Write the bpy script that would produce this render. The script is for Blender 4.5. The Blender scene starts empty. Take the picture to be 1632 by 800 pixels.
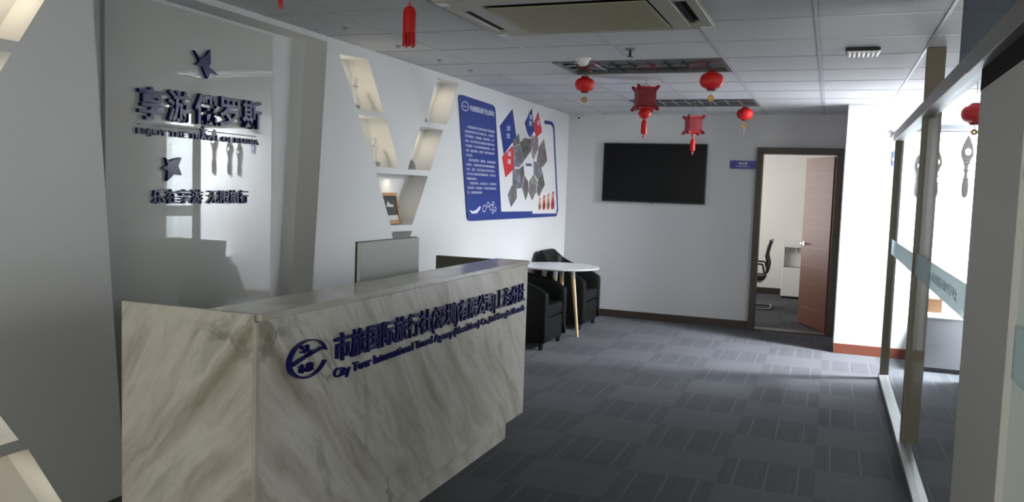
import bpy, bmesh, math, random
from mathutils import Vector, Matrix
random.seed(4)
PI = math.pi
SC = bpy.context.scene
COL = SC.collection

# ------------------------------------------------------------------ camera
cam = bpy.data.cameras.new('camera'); camo = bpy.data.objects.new('camera', cam); COL.objects.link(camo)
cam.sensor_width = 36; cam.lens = 1321 / 1632 * 36; cam.clip_start = .02; cam.clip_end = 100
_Y = Vector((509, -82, 1321)).normalized()
_X = Vector((3466, 218, -1321)).normalized()
_X = (_X - _Y * _X.dot(_Y)).normalized()
_Z = -_X.cross(_Y)
if _Z.y > 0: _Z = -_Z
rt = Vector((_X.x, _Y.x, _Z.x)); dn = Vector((_X.y, _Y.y, _Z.y)); fw = Vector((_X.z, _Y.z, _Z.z))
M = Matrix.Identity(4)
for i in range(3):
    M[i][0] = rt[i]; M[i][1] = -dn[i]; M[i][2] = -fw[i]
M.translation = (0, 0, 1.55)
camo.matrix_world = M
SC.camera = camo

# ------------------------------------------------------------------ light, exposure
SC.view_settings.view_transform = 'Standard'
SC.view_settings.look = 'None'
SC.view_settings.gamma = 1
SC.view_settings.use_curve_mapping = False
SC.view_settings.exposure = 0.0
wd = bpy.data.worlds.new('world'); SC.world = wd; wd.use_nodes = True
wd.node_tree.nodes['Background'].inputs[0].default_value = (.80, .88, 1, 1)
wd.node_tree.nodes['Background'].inputs[1].default_value = 0.6

def area(name, loc, direction, sx, sy, power, color):
    l = bpy.data.lights.new(name, 'AREA'); l.shape = 'RECTANGLE'; l.size = sx; l.size_y = sy
    l.energy = power; l.color = color
    o = bpy.data.objects.new(name, l); COL.objects.link(o); o.location = loc
    o.rotation_euler = Vector(direction).to_track_quat('-Z', 'Y').to_euler()
    return o
# unseen ceiling lamp added to brighten the floor; daylight through the corridor window
area('added_corridor_lamp', (1.62, 8.38, 2.466), (0, 0, -1), .46, .30, 560, (.91, .945, 1))
area('corridor_daylight', (1.94, 8.42, 1.63), (-1, 0, 0), .40, 1.52, 10, (.90, .94, 1))
# daylight through the entrance behind the camera
area('entrance_daylight', (-1.1, -3.46, 1.3), (0, 1, 0), 3.2, 2.2, 84, (1, .965, .80))
# fill light added for the counter front, set in an unseen side window
area('side_room_fill', (3.60, 2.9, 1.5), (-1, 0, 0), 2.8, 1.7, 115, (1, .985, .92))
# the open office beyond the far door has its own window
area('office_daylight', (-1.95, 12.2, 1.5), (1, 0, 0), 2.2, 1.6, 40, (1, .97, .92))

# ------------------------------------------------------------------ materials
def mat(name, col, rough=.5, metal=0, spec=None, coat=0, emis=None, es=0):
    m = bpy.data.materials.new(name); m.use_nodes = True
    b = m.node_tree.nodes['Principled BSDF']
    b.inputs['Base Color'].default_value = (*col, 1)
    b.inputs['Roughness'].default_value = rough; b.inputs['Metallic'].default_value = metal
    if spec is not None: b.inputs['Specular IOR Level'].default_value = spec
    if coat: b.inputs['Coat Weight'].default_value = coat; b.inputs['Coat Roughness'].default_value = .03
    if emis: b.inputs['Emission Color'].default_value = (*emis, 1); b.inputs['Emission Strength'].default_value = es
    return m
class NT:
    def __init__(s, m): s.m = m; s.t = m.node_tree; s.b = s.t.nodes['Principled BSDF']
    def n(s, ty, **kw):
        x = s.t.nodes.new(ty)
        for k, v in kw.items(): setattr(x, k, v)
        return x
    def l(s, a, b): s.t.links.new(a, b)
    def math(s, op, a, b=None, c=None):
        x = s.n('ShaderNodeMath', operation=op)
        for i, v in enumerate((a, b, c)):
            if v is None: continue
            if isinstance(v, (int, float)): x.inputs[i].default_value = v
            else: s.l(v, x.inputs[i])
        return x.outputs[0]
    def vmath(s, op, a, b=None, scale=None):
        x = s.n('ShaderNodeVectorMath', operation=op)
        for i, v in enumerate((a, b)):
            if v is None: continue
            if isinstance(v, tuple): x.inputs[i].default_value = v
            else: s.l(v, x.inputs[i])
        if scale is not None:
            if isinstance(scale, (int, float)): x.inputs['Scale'].default_value = scale
            else: s.l(scale, x.inputs['Scale'])
        return x
    def pos(s): return s.n('ShaderNodeNewGeometry').outputs['Position']
    def sep(s, v):
        x = s.n('ShaderNodeSeparateXYZ'); s.l(v, x.inputs[0]); return x.outputs
    def noise(s, v, scale, detail=3, rough=.5, dist=0):
        x = s.n('ShaderNodeTexNoise'); s.l(v, x.inputs['Vector'])
        x.inputs['Scale'].default_value = scale; x.inputs['Detail'].default_value = detail
        x.inputs['Roughness'].default_value = rough; x.inputs['Distortion'].default_value = dist
        return x.outputs[0]
    def ramp(s, f, stops):
        x = s.n('ShaderNodeValToRGB'); s.l(f, x.inputs[0]); e = x.color_ramp.elements
        while len(e) < len(stops): e.new(.5)
        for i, (p, c) in enumerate(stops): e[i].position = p; e[i].color = (*c, 1)
        return x.outputs[0]
    def mix(s, f, a, b):
        x = s.n('ShaderNodeMix', data_type='RGBA')
        if isinstance(f, (int, float)): x.inputs[0].default_value = f
        else: s.l(f, x.inputs[0])
        for i, v in ((6, a), (7, b)):
            if isinstance(v, tuple): x.inputs[i].default_value = (*v, 1)
            else: s.l(v, x.inputs[i])
        return x.outputs[2]
    def bump(s, h, strength=.2, dist=.01):
        x = s.n('ShaderNodeBump'); s.l(h, x.inputs['Height'])
        x.inputs['Strength'].default_value = strength; x.inputs['Distance'].default_value = dist
        s.l(x.outputs[0], s.b.inputs['Normal'])
    def color(s, c): s.l(c, s.b.inputs['Base Color'])

def wall_mat(name, c, rough=.6):
    m = mat(name, c, rough); t = NT(m); p = t.pos()
    n = t.noise(p, 90, 2); t.bump(n, .08, .004)
    n2 = t.noise(p, 1.3, 2)
    t.color(t.mix(n2, tuple(x * .96 for x in c), tuple(min(1, x * 1.03) for x in c)))
    return m
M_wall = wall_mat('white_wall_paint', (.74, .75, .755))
M_office = wall_mat('office_wall_paint', (.80, .79, .76))
M_pillar = wall_mat('pillar_paint', (.80, .80, .81))

def marble():
    m = mat('grey_marble_tile', (.5, .5, .48), .28); t = NT(m); p = t.pos()
    x, y, z = t.sep(p)
    h = t.math('SUBTRACT', x, y)      # runs round the counter's corner without a break
    ca, sa = math.cos(math.radians(50)), math.sin(math.radians(50))
    u = t.math('ADD', t.math('MULTIPLY', h, ca), t.math('MULTIPLY', z, sa))
    v = t.math('SUBTRACT', t.math('MULTIPLY', z, ca), t.math('MULTIPLY', h, sa))
    wob = t.math('MULTIPLY', t.math('SUBTRACT', t.noise(p, 2.2, 3), .5), .16)
    def uv(us, vs, off):
        c = t.n('ShaderNodeCombineXYZ'); t.l(t.math('MULTIPLY_ADD', u, us, off), c.inputs[0]); t.l(t.math('MULTIPLY', t.math('ADD', v, wob), vs), c.inputs[1]); return c.outputs[0]
    n1 = t.noise(uv(1.3, 7.5, 0), 1, 7, .62, .35)
    n2 = t.noise(uv(1.3, 4.0, 5.3), 1, 8, .60, .6)
    base = t.ramp(n1, [(.31, (.29, .255, .20)), (.42, (.42, .39, .335)), (.50, (.51, .485, .43)), (.57, (.58, .555, .50)), (.66, (.43, .41, .36))])
    ridge = t.math('MAXIMUM', t.math('SUBTRACT', 1, t.math('MULTIPLY', t.math('ABSOLUTE', t.math('SUBTRACT', n2, .5)), 34)), 0)
    gate = t.ramp(t.noise(p, 2.6, 2), [(.52, (0, 0, 0)), (.64, (1, 1, 1))])
    r2 = t.math('MULTIPLY', t.math('MULTIPLY', ridge, gate), .75)
    t.color(t.mix(r2, base, (.16, .145, .115)))
    return m
M_marble = marble()
M_ledge = mat('grey_stone_ledge', (.44, .42, .36), .22)
t = NT(M_ledge); t.color(t.ramp(t.noise(t.pos(), 4, 5, .6, .6), [(.3, (.36, .34, .29)), (.7, (.50, .48, .42))]))
M_inner = mat('shaded_taupe_laminate', (.13, .12, .09), .4)  # laminate darkened to carry the shade on the counter's inner faces

def carpet():
    m = mat('grey_carpet_tile', (.05, .05, .06), .95, spec=.1); t = NT(m); p = t.pos(); x, y, z = t.sep(p)
    S = 1 / .5
    cx = t.math('FLOOR', t.math('MULTIPLY', x, S)); cy = t.math('FLOOR', t.math('MULTIPLY', y, S))
    par = t.math('FLOORED_MODULO', t.math('ADD', cx, cy), 2)
    c = t.n('ShaderNodeCombineXYZ'); t.l(cx, c.inputs[0]); t.l(cy, c.inputs[1])
    wn = t.n('ShaderNodeTexWhiteNoise', noise_dimensions='3D'); t.l(c.outputs[0], wn.inputs[0])
    rnd = wn.outputs['Value']
    # stripes along the tile's own direction
    def stripe(coord, other):
        cc = t.n('ShaderNodeCombineXYZ'); t.l(t.math('MULTIPLY', coord, 55), cc.inputs[0]); t.l(t.math('MULTIPLY', other, 1.2), cc.inputs[1]); t.l(t.math('MULTIPLY', rnd, 9), cc.inputs[2])
        return t.noise(cc.outputs[0], 1, 2)
    sA = stripe(x, y); sB = stripe(y, x)
    s = t.mix(par, sA, sB)
    lnA = t.math('LESS_THAN', t.math('ABSOLUTE', t.math('SUBTRACT', t.math('FRACT', t.math('MULTIPLY', x, 3 / .5)), .5)), .035)
    lnB = t.math('LESS_THAN', t.math('ABSOLUTE', t.math('SUBTRACT', t.math('FRACT', t.math('MULTIPLY', y, 2 / .5)), .5)), .0)
    ln = t.mix(par, lnA, lnB)
    # coarse bands: light caught by crosswise pile is painted in as lighter tile colour
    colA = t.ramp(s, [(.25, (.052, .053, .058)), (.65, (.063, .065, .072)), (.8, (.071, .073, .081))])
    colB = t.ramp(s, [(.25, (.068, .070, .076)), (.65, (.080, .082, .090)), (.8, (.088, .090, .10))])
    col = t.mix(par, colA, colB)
    col = t.mix(t.math('MULTIPLY', ln, .45), col, (.13, .133, .145))
    edge = t.math('MINIMUM', t.math('FRACT', t.math('MULTIPLY', x, S)), t.math('FRACT', t.math('MULTIPLY', y, S)))
    seam = t.math('LESS_THAN', edge, .008)
    t.color(t.mix(seam, col, (.06, .06, .068)))
    t.bump(t.noise(p, 450, 2), .35, .004)
    t.b.inputs['Sheen Weight'].default_value = .06; t.b.inputs['Sheen Roughness'].default_value = .5; t.b.inputs['Sheen Tint'].default_value = (.85, .88, 1, 1)
    return m
M_carpet = carpet()

def ceiling_mat():
    m = mat('mineral_ceiling_tile', (.55, .56, .58), .7); t = NT(m); p = t.pos(); x, y, z = t.sep(p)
    fx = t.math('FRACT', t.math('DIVIDE', t.math('ADD', x, .13), .625))
    fy = t.math('FRACT', t.math('DIVIDE', t.math('SUBTRACT', y, 4.68), .628))
    ex = t.math('LESS_THAN', t.math('MINIMUM', fx, t.math('SUBTRACT', 1, fx)), .026)
    ey = t.math('LESS_THAN', t.math('MINIMUM', fy, t.math('SUBTRACT', 1, fy)), .024)
    e = t.math('MAXIMUM', ex, ey)
    n = t.noise(p, 60, 3, .7)
    base = t.ramp(n, [(.35, (.60, .61, .635)), (.6, (.67, .68, .70))])
    t.color(t.mix(e, base, (.40, .41, .43))); t.bump(n, .1, .003)
    return m
M_ceil = ceiling_mat()
M_tbar = mat('white_metal_tbar', (.50, .51, .54), .5)
M_gap = mat('shadow_gap_black', (.012, .012, .014), .8, spec=.1)

def glass(name, tint, refl=.06, rough=.01, body=0, bodycol=(.5, .6, .6)):
    m = bpy.data.materials.new(name); m.use_nodes = True; nt = m.node_tree
    for n in list(nt.nodes): nt.nodes.remove(n)
    o = nt.nodes.new('ShaderNodeOutputMaterial'); tr = nt.nodes.new('ShaderNodeBsdfTransparent'); tr.inputs[0].default_value = (*tint, 1)
    gl = nt.nodes.new('ShaderNodeBsdfGlossy'); gl.inputs['Roughness'].default_value = rough
    lw = nt.nodes.new('ShaderNodeLayerWeight'); pw = nt.nodes.new('ShaderNodeMath'); pw.operation = 'POWER'; pw.inputs[1].default_value = 7
    nt.links.new(lw.outputs['Facing'], pw.inputs[0]); lw.inputs[0].default_value = .5
    ma = nt.nodes.new('ShaderNodeMath'); ma.operation = 'MULTIPLY_ADD'; ma.inputs[1].default_value = .035; ma.inputs[2].default_value = refl * .35
    nt.links.new(pw.outputs[0], ma.inputs[0])
    mx = nt.nodes.new('ShaderNodeMixShader'); nt.links.new(ma.outputs[0], mx.inputs[0])
    nt.links.new(tr.outputs[0], mx.inputs[1]); nt.links.new(gl.outputs[0], mx.inputs[2])
    out = mx
    if body:
        d1 = nt.nodes.new('ShaderNodeBsdfDiffuse'); d1.inputs[0].default_value = (*bodycol, 1)
        d2 = nt.nodes.new('ShaderNodeBsdfTranslucent'); d2.inputs[0].default_value = (*bodycol, 1)
        df = nt.nodes.new('ShaderNodeMixShader'); nt.links.new(d1.outputs[0], df.inputs[1]); nt.links.new(d2.outputs[0], df.inputs[2])
        m2 = nt.nodes.new('ShaderNodeMixShader'); m2.inputs[0].default_value = body
        nt.links.new(mx.outputs[0], m2.inputs[1]); nt.links.new(df.outputs[0], m2.inputs[2]); out = m2
    nt.links.new(out.outputs[0], o.inputs[0])
    return m
M_glass = glass('clear_partition_glass', (.93, .96, .96))
M_dglass = glass('smoked_header_glass', (.45, .48, .52), body=.35, bodycol=(.10, .11, .13))
M_frost = glass('frosted_film', (.75, .80, .80), body=.75, bodycol=(.46, .53, .55))
M_film_text = mat('blue_green_film_print', (.16, .30, .36), .5)
M_red_film = mat('red_film_print', (.65, .04, .08), .5)
M_signglass = mat('white_backpainted_glass', (.52, .54, .50), .55, coat=1); M_signglass.node_tree.nodes['Principled BSDF'].inputs['Coat IOR'].default_value = 1.5; M_signglass.node_tree.nodes['Principled BSDF'].inputs['Coat Roughness'].default_value = .01
M_navy = mat('navy_acrylic', (.010, .008, .11), .26, spec=.18)
M_navyside = M_navy
M_chrome = mat('chrome', (.8, .8, .82), .1, 1)
M_posterblue = mat('poster_blue', (.009, .030, .21), .45)
M_posterred = mat('poster_red', (.55, .03, .035), .45)
M_posterwhite = mat('poster_white', (.78, .78, .79), .45)
M_print = mat('white_print', (.72, .75, .85), .5)
M_black = mat('black_plastic', (.012, .012, .014), .3)
M_screen = mat('dark_tv_screen', (.004, .005, .006), .25, spec=.15)
M_monback = mat('silver_grey_monitor_back', (.66, .68, .66), .6)
M_leather = mat('black_leather', (.006, .0065, .007), .45, spec=.15)
t = NT(M_leather); t.bump(t.noise(t.pos(), 160, 3), .15, .003)
M_tabletop = mat('white_table_top', (.72, .73, .75), .25)
def wood(name, a, b, sc=(30, 30, 3), rough=.45):
    m = mat(name, a, rough); t = NT(m); mp = t.vmath('MULTIPLY', t.pos(), sc).outputs[0]
    t.color(t.mix(t.noise(mp, 1, 4, .6, .6), a, b)); return m
M_beech = wood('pale_beech_wood', (.62, .43, .24), (.74, .56, .36))
M_door = wood('red_brown_door_veneer', (.20, .075, .05), (.28, .11, .075), (6, 6, 90))
M_frame = wood('dark_brown_door_frame', (.040, .030, .022), (.065, .048, .034), (60, 60, 4))
M_basedark = mat('dark_brown_skirting', (.045, .030, .024), .4)
M_basered = mat('red_brown_skirting', (.17, .055, .035), .5, spec=.2)
M_post = mat('bronze_aluminium', (.11, .09, .066), .4, 0)
M_prail = mat('partition_aluminium', (.19, .19, .185), .45, .1)
M_rail = mat('silver_aluminium', (.48, .48, .47), .35, .5)
M_ac = mat('aged_cream_plastic', (.36, .335, .225), .45)
M_acframe = mat('cream_plastic', (.42, .405, .33), .45)
M_red = mat('red_paper', (.62, .010, .010), .55)
M_redsilk = mat('dark_red_velvet', (.42, .008, .02), .6)
t = NT(M_redsilk); t.color(t.ramp(t.noise(t.pos(), 70, 3), [(.4, (.12, .002, .006)), (.68, (.34, .006, .014))]))
M_gold = mat('old_gold', (.42, .25, .07), .35, .6)
M_pink = mat('pink_red_cord', (.6, .12, .15), .6)
M_cord = mat('pale_cord', (.55, .50, .48), .7)
M_louver = mat('polished_louver_aluminium', (.62, .63, .65), .12, 1)
M_lvframe = mat('dark_grey_fixture_frame', (.10, .105, .11), .4)
M_tube = mat('unlit_fluorescent_tube', (.75, .75, .75), .3)
M_whiteplastic = mat('white_plastic', (.78, .78, .77), .4)
M_grey = mat('grey_laminate', (.22, .22, .23), .5)
M_mesh = mat('black_mesh_fabric', (.02, .02, .022), .7)
M_carved = mat('dark_carved_wood', (.010, .009, .008), .9, spec=0)
M_crystal = mat('clear_crystal', (.9, .92, .92), .05, spec=1); M_crystal.node_tree.nodes['Principled BSDF'].inputs['Transmission Weight'].default_value = .9
M_stone = mat('grey_stone', (.20, .20, .18), .6)
M_pframe = wood('honey_wood_frame', (.30, .15, .06), (.42, .23, .10), (40, 40, 40))
M_pic = mat('charcoal_picture', (.03, .035, .035), .35)
M_conc = mat('dull_metal', (.25, .25, .25), .4, .6)

# ------------------------------------------------------------------ mesh builder
ORG = {}
def worg(o):
    return Vector(ORG.get(o.name, (0, 0, 0)))
class MB:
    def __init__(s): s.v = []; s.f = []; s.mi = []; s.cur = 0; s.smooth = []
    def add(s, vs, fs, sm=False):
        b = len(s.v); s.v += [Vector(v) for v in vs]
        for f in fs: s.f.append([b + i for i in f]); s.mi.append(s.cur); s.smooth.append(sm)
        return s
    def box(s, x0, x1, y0, y1, z0, z1):
        vs = [(x, y, z) for x in (x0, x1) for y in (y0, y1) for z in (z0, z1)]
        return s.add(vs, [(0, 1, 3, 2), (4, 6, 7, 5), (0, 4, 5, 1), (2, 3, 7, 6), (0, 2, 6, 4), (1, 5, 7, 3)])
    def tube(s, a, b, r0, r1=None, n=12, caps=True):
        a = Vector(a); b = Vector(b); r1 = r0 if r1 is None else r1
        d = (b - a).normalized(); u = d.orthogonal().normalized(); w = d.cross(u)
        vs = []
        for p, r in ((a, r0), (b, r1)):
            for i in range(n):
                t_ = 2 * PI * i / n; vs.append(p + (u * math.cos(t_) + w * math.sin(t_)) * r)
        s.add(vs, [(i, (i + 1) % n, n + (i + 1) % n, n + i) for i in range(n)], True)
        if caps: s.add(vs, [tuple(range(n))[::-1], tuple(range(n, 2 * n))])
        return s
    def path(s, pts, r, n=8):
        for a, b in zip(pts, pts[1:]): s.tube(a, b, r, r, n)
        return s
    def lathe(s, c, prof, n=24, ribs=0, amp=0):
        c = Vector(c); vs = []
        for r, z in prof:
            for i in range(n):
                t_ = 2 * PI * i / n
                rr = r * (1 + (amp * math.cos(ribs * t_) if ribs else 0))
                vs.append(c + Vector((rr * math.cos(t_), rr * math.sin(t_), z)))
        fs = []
        for k in range(len(prof) - 1):
            for i in range(n):
                j = (i + 1) % n; fs.append((k * n + i, k * n + j, (k + 1) * n + j, (k + 1) * n + i))
        s.add(vs, fs, True)
        s.add(vs, [tuple(range(n))[::-1], tuple(range((len(prof) - 1) * n, len(prof) * n))])
        return s
    def prism(s, pts, vec):
        """polygon pts (3D, planar) extruded by vec"""
        vec = Vector(vec); n = len(pts); vs = [Vector(p) for p in pts]; vs += [v + vec for v in vs]
        s.add(vs, [tuple(range(n))[::-1], tuple(range(n, 2 * n))] + [(i, (i + 1) % n, n + (i + 1) % n, n + i) for i in range(n)])
        return s
    def build(s, name, m, parent=None, bevel=0, seg=2, weld=True):
        off = worg(parent) if parent else Vector((0, 0, 0))
        me = bpy.data.meshes.new(name); me.from_pydata([v - off for v in s.v], [], s.f)
        for mm in (m if isinstance(m, (list, tuple)) else [m]): me.materials.append(mm)
        for p, k, sm in zip(me.polygons, s.mi, s.smooth): p.material_index = k; p.use_smooth = sm
        bm = bmesh.new(); bm.from_mesh(me); bmesh.ops.recalc_face_normals(bm, faces=bm.faces); bm.to_mesh(me); bm.free()
        o = bpy.data.objects.new(name, me); COL.objects.link(o)
        if parent: o.parent = parent
        ORG[o.name] = off
        if bevel:
            b = o.modifiers.new('bevel', 'BEVEL'); b.width = bevel; b.segments = seg; b.limit_method = 'ANGLE'; b.angle_limit = .6
        return o
def props(o, label=None, cat=None, group=None, kind=None):
    for k, v in (('label', label), ('category', cat), ('group', group), ('kind', kind)):
        if v: o[k] = v
    return o
def thing(name, loc, label, cat, group=None):
    o = bpy.data.objects.new(name, None); COL.objects.link(o); o.location = loc; o.empty_display_size = .1
    ORG[o.name] = Vector(loc); return props(o, label, cat, group)
def copy_tree(o, parent=None, delta=None):
    c = o.copy(); COL.objects.link(c)
    if parent: c.parent = parent
    ORG[c.name] = ORG.get(o.name, Vector())
    for ch in list(o.children): copy_tree(ch, c)
    return c
def struct(name, mb, m, **k):
    o = mb.build(name, m, **k); o['kind'] = 'structure'; return o

def text_mesh(name, s, o, right, up, w, h, depth, m, parent, bold=0.0, fit=True):
    cu = bpy.data.curves.new('t', 'FONT'); cu.body = s; cu.size = 1; cu.extrude = .5; cu.offset = bold; cu.resolution_u = 3
    ob = bpy.data.objects.new('t', cu); COL.objects.link(ob)
    bpy.context.view_layer.update()
    dg = bpy.context.evaluated_depsgraph_get(); me = bpy.data.meshes.new_from_object(ob.evaluated_get(dg))
    bpy.data.objects.remove(ob); bpy.data.curves.remove(cu)
    xs = [v.co.x for v in me.vertices]; ys = [v.co.y for v in me.vertices]
    x0, x1, y0, y1 = min(xs), max(xs), min(ys), max(ys)
    sy = h / (y1 - y0); sx = w / (x1 - x0) if w else sy
    right = Vector(right); up = Vector(up); out = right.cross(up); o = Vector(o) - (worg(parent) if parent else Vector())
    for v in me.vertices:
        v.co = o + right * ((v.co.x - x0) * sx) + up * ((v.co.y - y0) * sy) + out * ((v.co.z + .5) * depth)
    me.materials.clear(); me.materials.append(m); me.name = name
    r = bpy.data.objects.new(name, me); COL.objects.link(r)
    if parent: r.parent = parent; ORG[r.name] = worg(parent)
    return r

def _xmax(body, bold):
    cu = bpy.data.curves.new('t', 'FONT'); cu.body = body; cu.size = 1; cu.offset = bold; cu.resolution_u = 2
    ob = bpy.data.objects.new('t', cu); COL.objects.link(ob); bpy.context.view_layer.update()
    me = bpy.data.meshes.new_from_object(ob.evaluated_get(bpy.context.evaluated_depsgraph_get()))
    xs = [v.co.x for v in me.vertices]; ys = [v.co.y for v in me.vertices]; q = (min(xs), max(xs), min(ys), max(ys))
    bpy.data.objects.remove(ob); bpy.data.curves.remove(cu); bpy.data.meshes.remove(me); return q
def text_line(name, pieces, sep, o, right, up, w, h, depth, m, parent, bold=0.0):
    full = _xmax(sep.join(pieces), bold); sx = w / (full[1] - full[0]); sy = h / (full[3] - full[2]); ref = _xmax('H', bold)
    acc = ''
    for pc in pieces:
        off = _xmax(acc + 'H', bold)[1] - ref[1]; q = _xmax(pc, bold)
        oo = Vector(o) + Vector(right) * ((off + q[0] - full[0]) * sx) + Vector(up) * ((q[2] - full[2]) * sy)
        text_mesh(name, pc, oo, right, up, (q[1] - q[0]) * sx, (q[3] - q[2]) * sy, depth, m, parent, bold)
        acc += pc + sep

XW, Y1, CE = -3.13, 10.05, 2.5
# ------------------------------------------------------------------ setting
struct('floor', MB().box(-3.6, 3.7, -3.6, 14.0, -.05, 0), M_carpet)
# ceiling with two openings for the louvre lights
FX0, FX1 = -2.005, -.755
holes = [(5.936, 6.564), (8.448, 9.076)]
b = MB(); y = -3.6
for a0, a1 in holes:
    b.box(-3.6, 3.7, y, a0, CE, CE + .04); b.box(-3.6, FX0, a0, a1, CE, CE + .04); b.box(FX1, 3.7, a0, a1, CE, CE + .04); y = a1
b.box(-3.6, 3.7, y, 14.0, CE, CE + .04)
ceil = struct('ceiling', b, M_ceil)
b = MB()
for k in range(-5, 7):
    x = -.13 + .625 * k
    if x < XW or x > 3.6: continue
    if k == -2:
        segs = [(-3.5, 5.936), (6.564, 8.448), (9.076, 10.05)]
    else: segs = [(-3.5, 10.05)]
    for y0, y1 in segs:
        wdt = .009
        b.box(x - wdt, x + wdt, y0, y1, CE - .004, CE + .001)
for k in range(-13, 9):
    y = 4.68 + .628 * k
    if 5.93 < y < 6.57 or 8.44 < y < 9.08: 
        b.box(XW, FX0, y - .006, y + .006, CE - .003, CE + .001); b.box(FX1, 3.5, y - .006, y + .006, CE - .003, CE + .001); continue
    b.box(XW, 3.5, y - .006, y + .006, CE - .003, CE + .001)
b.build('ceiling_grid', M_tbar, ceil)
struct('wall_roof_void', MB().box(-3.6, 3.7, -3.6, 14, 2.95, 3.0), M_gap)

# left wall with the logo recess and the V-shaped display niches
outer = [(-3.6, 0), (3.024, 0), (2.83, 2.465), (4.69, 2.465), (4.50, 0), (Y1, 0), (Y1, CE), (-3.6, CE)]
niches = [
    [(4.83, 2.41), (5.20, 2.43), (5.441, 2.076), (5.066, 2.071)],
    [(5.076, 2.033), (5.48, 2.034), (5.69, 1.678), (5.349, 1.679)],
    [(5.351, 1.63), (6.185, 1.63), (5.93, 1.234), (5.583, 1.234)],
    [(6.028, 2.025), (6.445, 2.03), (6.228, 1.676), (5.833, 1.673)],
    [(6.322, 2.45), (6.721, 2.46), (6.516, 2.078), (6.10, 2.07)],
    [(5.595, 1.19), (5.932, 1.185), (5.80, .95), (5.70, .95)],
    [(2.29, 2.42), (2.69, 2.42), (2.477, 2.078), (2.077, 2.078)],
    [(2.044, 2.028), (2.444, 2.028), (2.22, 1.66), (1.82, 1.66)],
    [(1.81, .80), (2.21, .80), (2.458, .426), (2.058, .426)],
    [(2.10, .375), (2.50, .375), (2.685, .05), (2.285, .05)]]
cu = bpy.data.curves.new('w', 'CURVE'); cu.dimensions = '2D'; cu.fill_mode = 'BOTH'; cu.extrude = .085
for poly in [outer] + niches:
    sp = cu.splines.new('POLY'); sp.points.add(len(poly) - 1); sp.use_cyclic_u = True
    for q, (a, c) in zip(sp.points, poly): q.co = (a, c, 0, 1)
ob = bpy.data.objects.new('w', cu); COL.objects.link(ob); bpy.context.view_layer.update()
me = bpy.data.meshes.new_from_object(ob.evaluated_get(bpy.context.evaluated_depsgraph_get()))
bpy.data.objects.remove(ob)
for v in me.vertices: v.co = Vector((XW - .085 + v.co.z, v.co.x, v.co.y))
me.materials.clear(); me.materials.append(M_wall); me.name = 'wall_left'
wl = bpy.data.objects.new('wall_left', me); COL.objects.link(wl); wl['kind'] = 'structure'; ORG['wall_left'] = Vector()
MB().box(XW - .25, XW - .17, -3.6, Y1, 0, CE).build('recess_back', M_wall, wl)
# far wall with doorway
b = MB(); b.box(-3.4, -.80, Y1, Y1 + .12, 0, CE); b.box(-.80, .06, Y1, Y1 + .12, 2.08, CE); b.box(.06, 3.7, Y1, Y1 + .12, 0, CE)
struct('wall_far', b, wall_mat('dimmed_far_wall_paint', (.60, .61, .62)))  # wall colour greyed to offset excess bounce light
struct('wall_pillar', MB().box(.107, 3.7, 8.97, Y1 + .001, 0, CE - .001), M_pillar)
# corridor + right room walls
struct('wall_corridor', MB().box(1.15, 3.7, 7.80, 8.08, 0, CE), M_wall)
b = MB(); b.box(3.58, 3.7, -3.6, 1.5, 0, CE); b.box(3.58, 3.7, 4.3, 7.7, 0, CE); b.box(3.58, 3.7, 1.5, 4.3, 0, .62); b.box(3.58, 3.7, 1.5, 4.3, 2.38, CE)
b.box(1.90, 2.02, 8.08, 8.97, 0, .84); b.box(1.90, 2.02, 8.08, 8.97, 2.42, CE); b.box(1.90, 2.02, 8.08, 8.2, .84, 2.42); b.box(1.90, 2.02, 8.65, 8.97, .84, 2.42)
struct('wall_right', b, M_wall)
wf = struct('window_1', MB().box(1.88, 1.92, 8.2, 8.25, .84, 2.42).box(1.88, 1.92, 8.62, 8.66, .84, 2.42).box(1.88, 1.92, 8.25, 8.62, .82, .88).box(1.88, 1.92, 8.25, 8.62, 2.38, 2.44).box(1.885, 1.915, 8.42, 8.45, .88, 2.38), M_rail)
struct('added_window', MB().box(3.56, 3.6, 1.5, 1.56, .62, 2.38).box(3.56, 3.6, 4.24, 4.3, .62, 2.38).box(3.56, 3.6, 1.56, 4.24, .60, .66).box(3.56, 3.6, 1.56, 4.24, 2.33, 2.40).box(3.565, 3.595, 2.88, 2.92, .66, 2.33), M_rail)  # unseen window frame added around the side room fill light
b = MB(); b.box(-3.4, -2.7, -3.6, -3.5, 0, CE); b.box(-2.7, .5, -3.6, -3.5, 2.4, CE); b.box(.5, 3.7, -3.6, -3.5, 0, CE)
struct('wall_entrance', b, M_wall)
# the office beyond the door
b = MB(); b.box(-2.1, 1.2, 13.9, 14.0, 0, CE); b.box(1.0, 1.1, Y1 + .12, 13.9, 0, CE); b.box(-2.1, -2.0, Y1 + .12, 13.9, 0, CE)
struct('wall_office', b, M_office)
# skirting
struct('baseboard_far', MB().box(XW, -.84, Y1 - .014, Y1, 0, .088), M_basedark)
struct('baseboard_pillar', MB().box(.107, 3.5, 8.955, 8.97, 0, .10), M_basered)
struct('baseboard_left', MB().box(XW, XW + .014, 4.55, 10.03, 0, .088), M_basedark)
struct('baseboard_office', MB().box(-2.0, 1.0, 13.885, 13.9, 0, .10), M_basedark)
# door casing
b = MB(); b.box(-.832, -.766, 9.985, Y1 + .14, 0, 2.05); b.box(.03, .105, 9.985, Y1 + .14, 0, 2.05); b.box(-.832, .105, 9.985, Y1 + .14, 2.05, 2.12)
dc = struct('door_1', b, M_frame, bevel=.006)
MB().box(-.766, .03, 10.0, Y1 + .14, 0, .012).build('threshold', M_basedark, dc)
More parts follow.
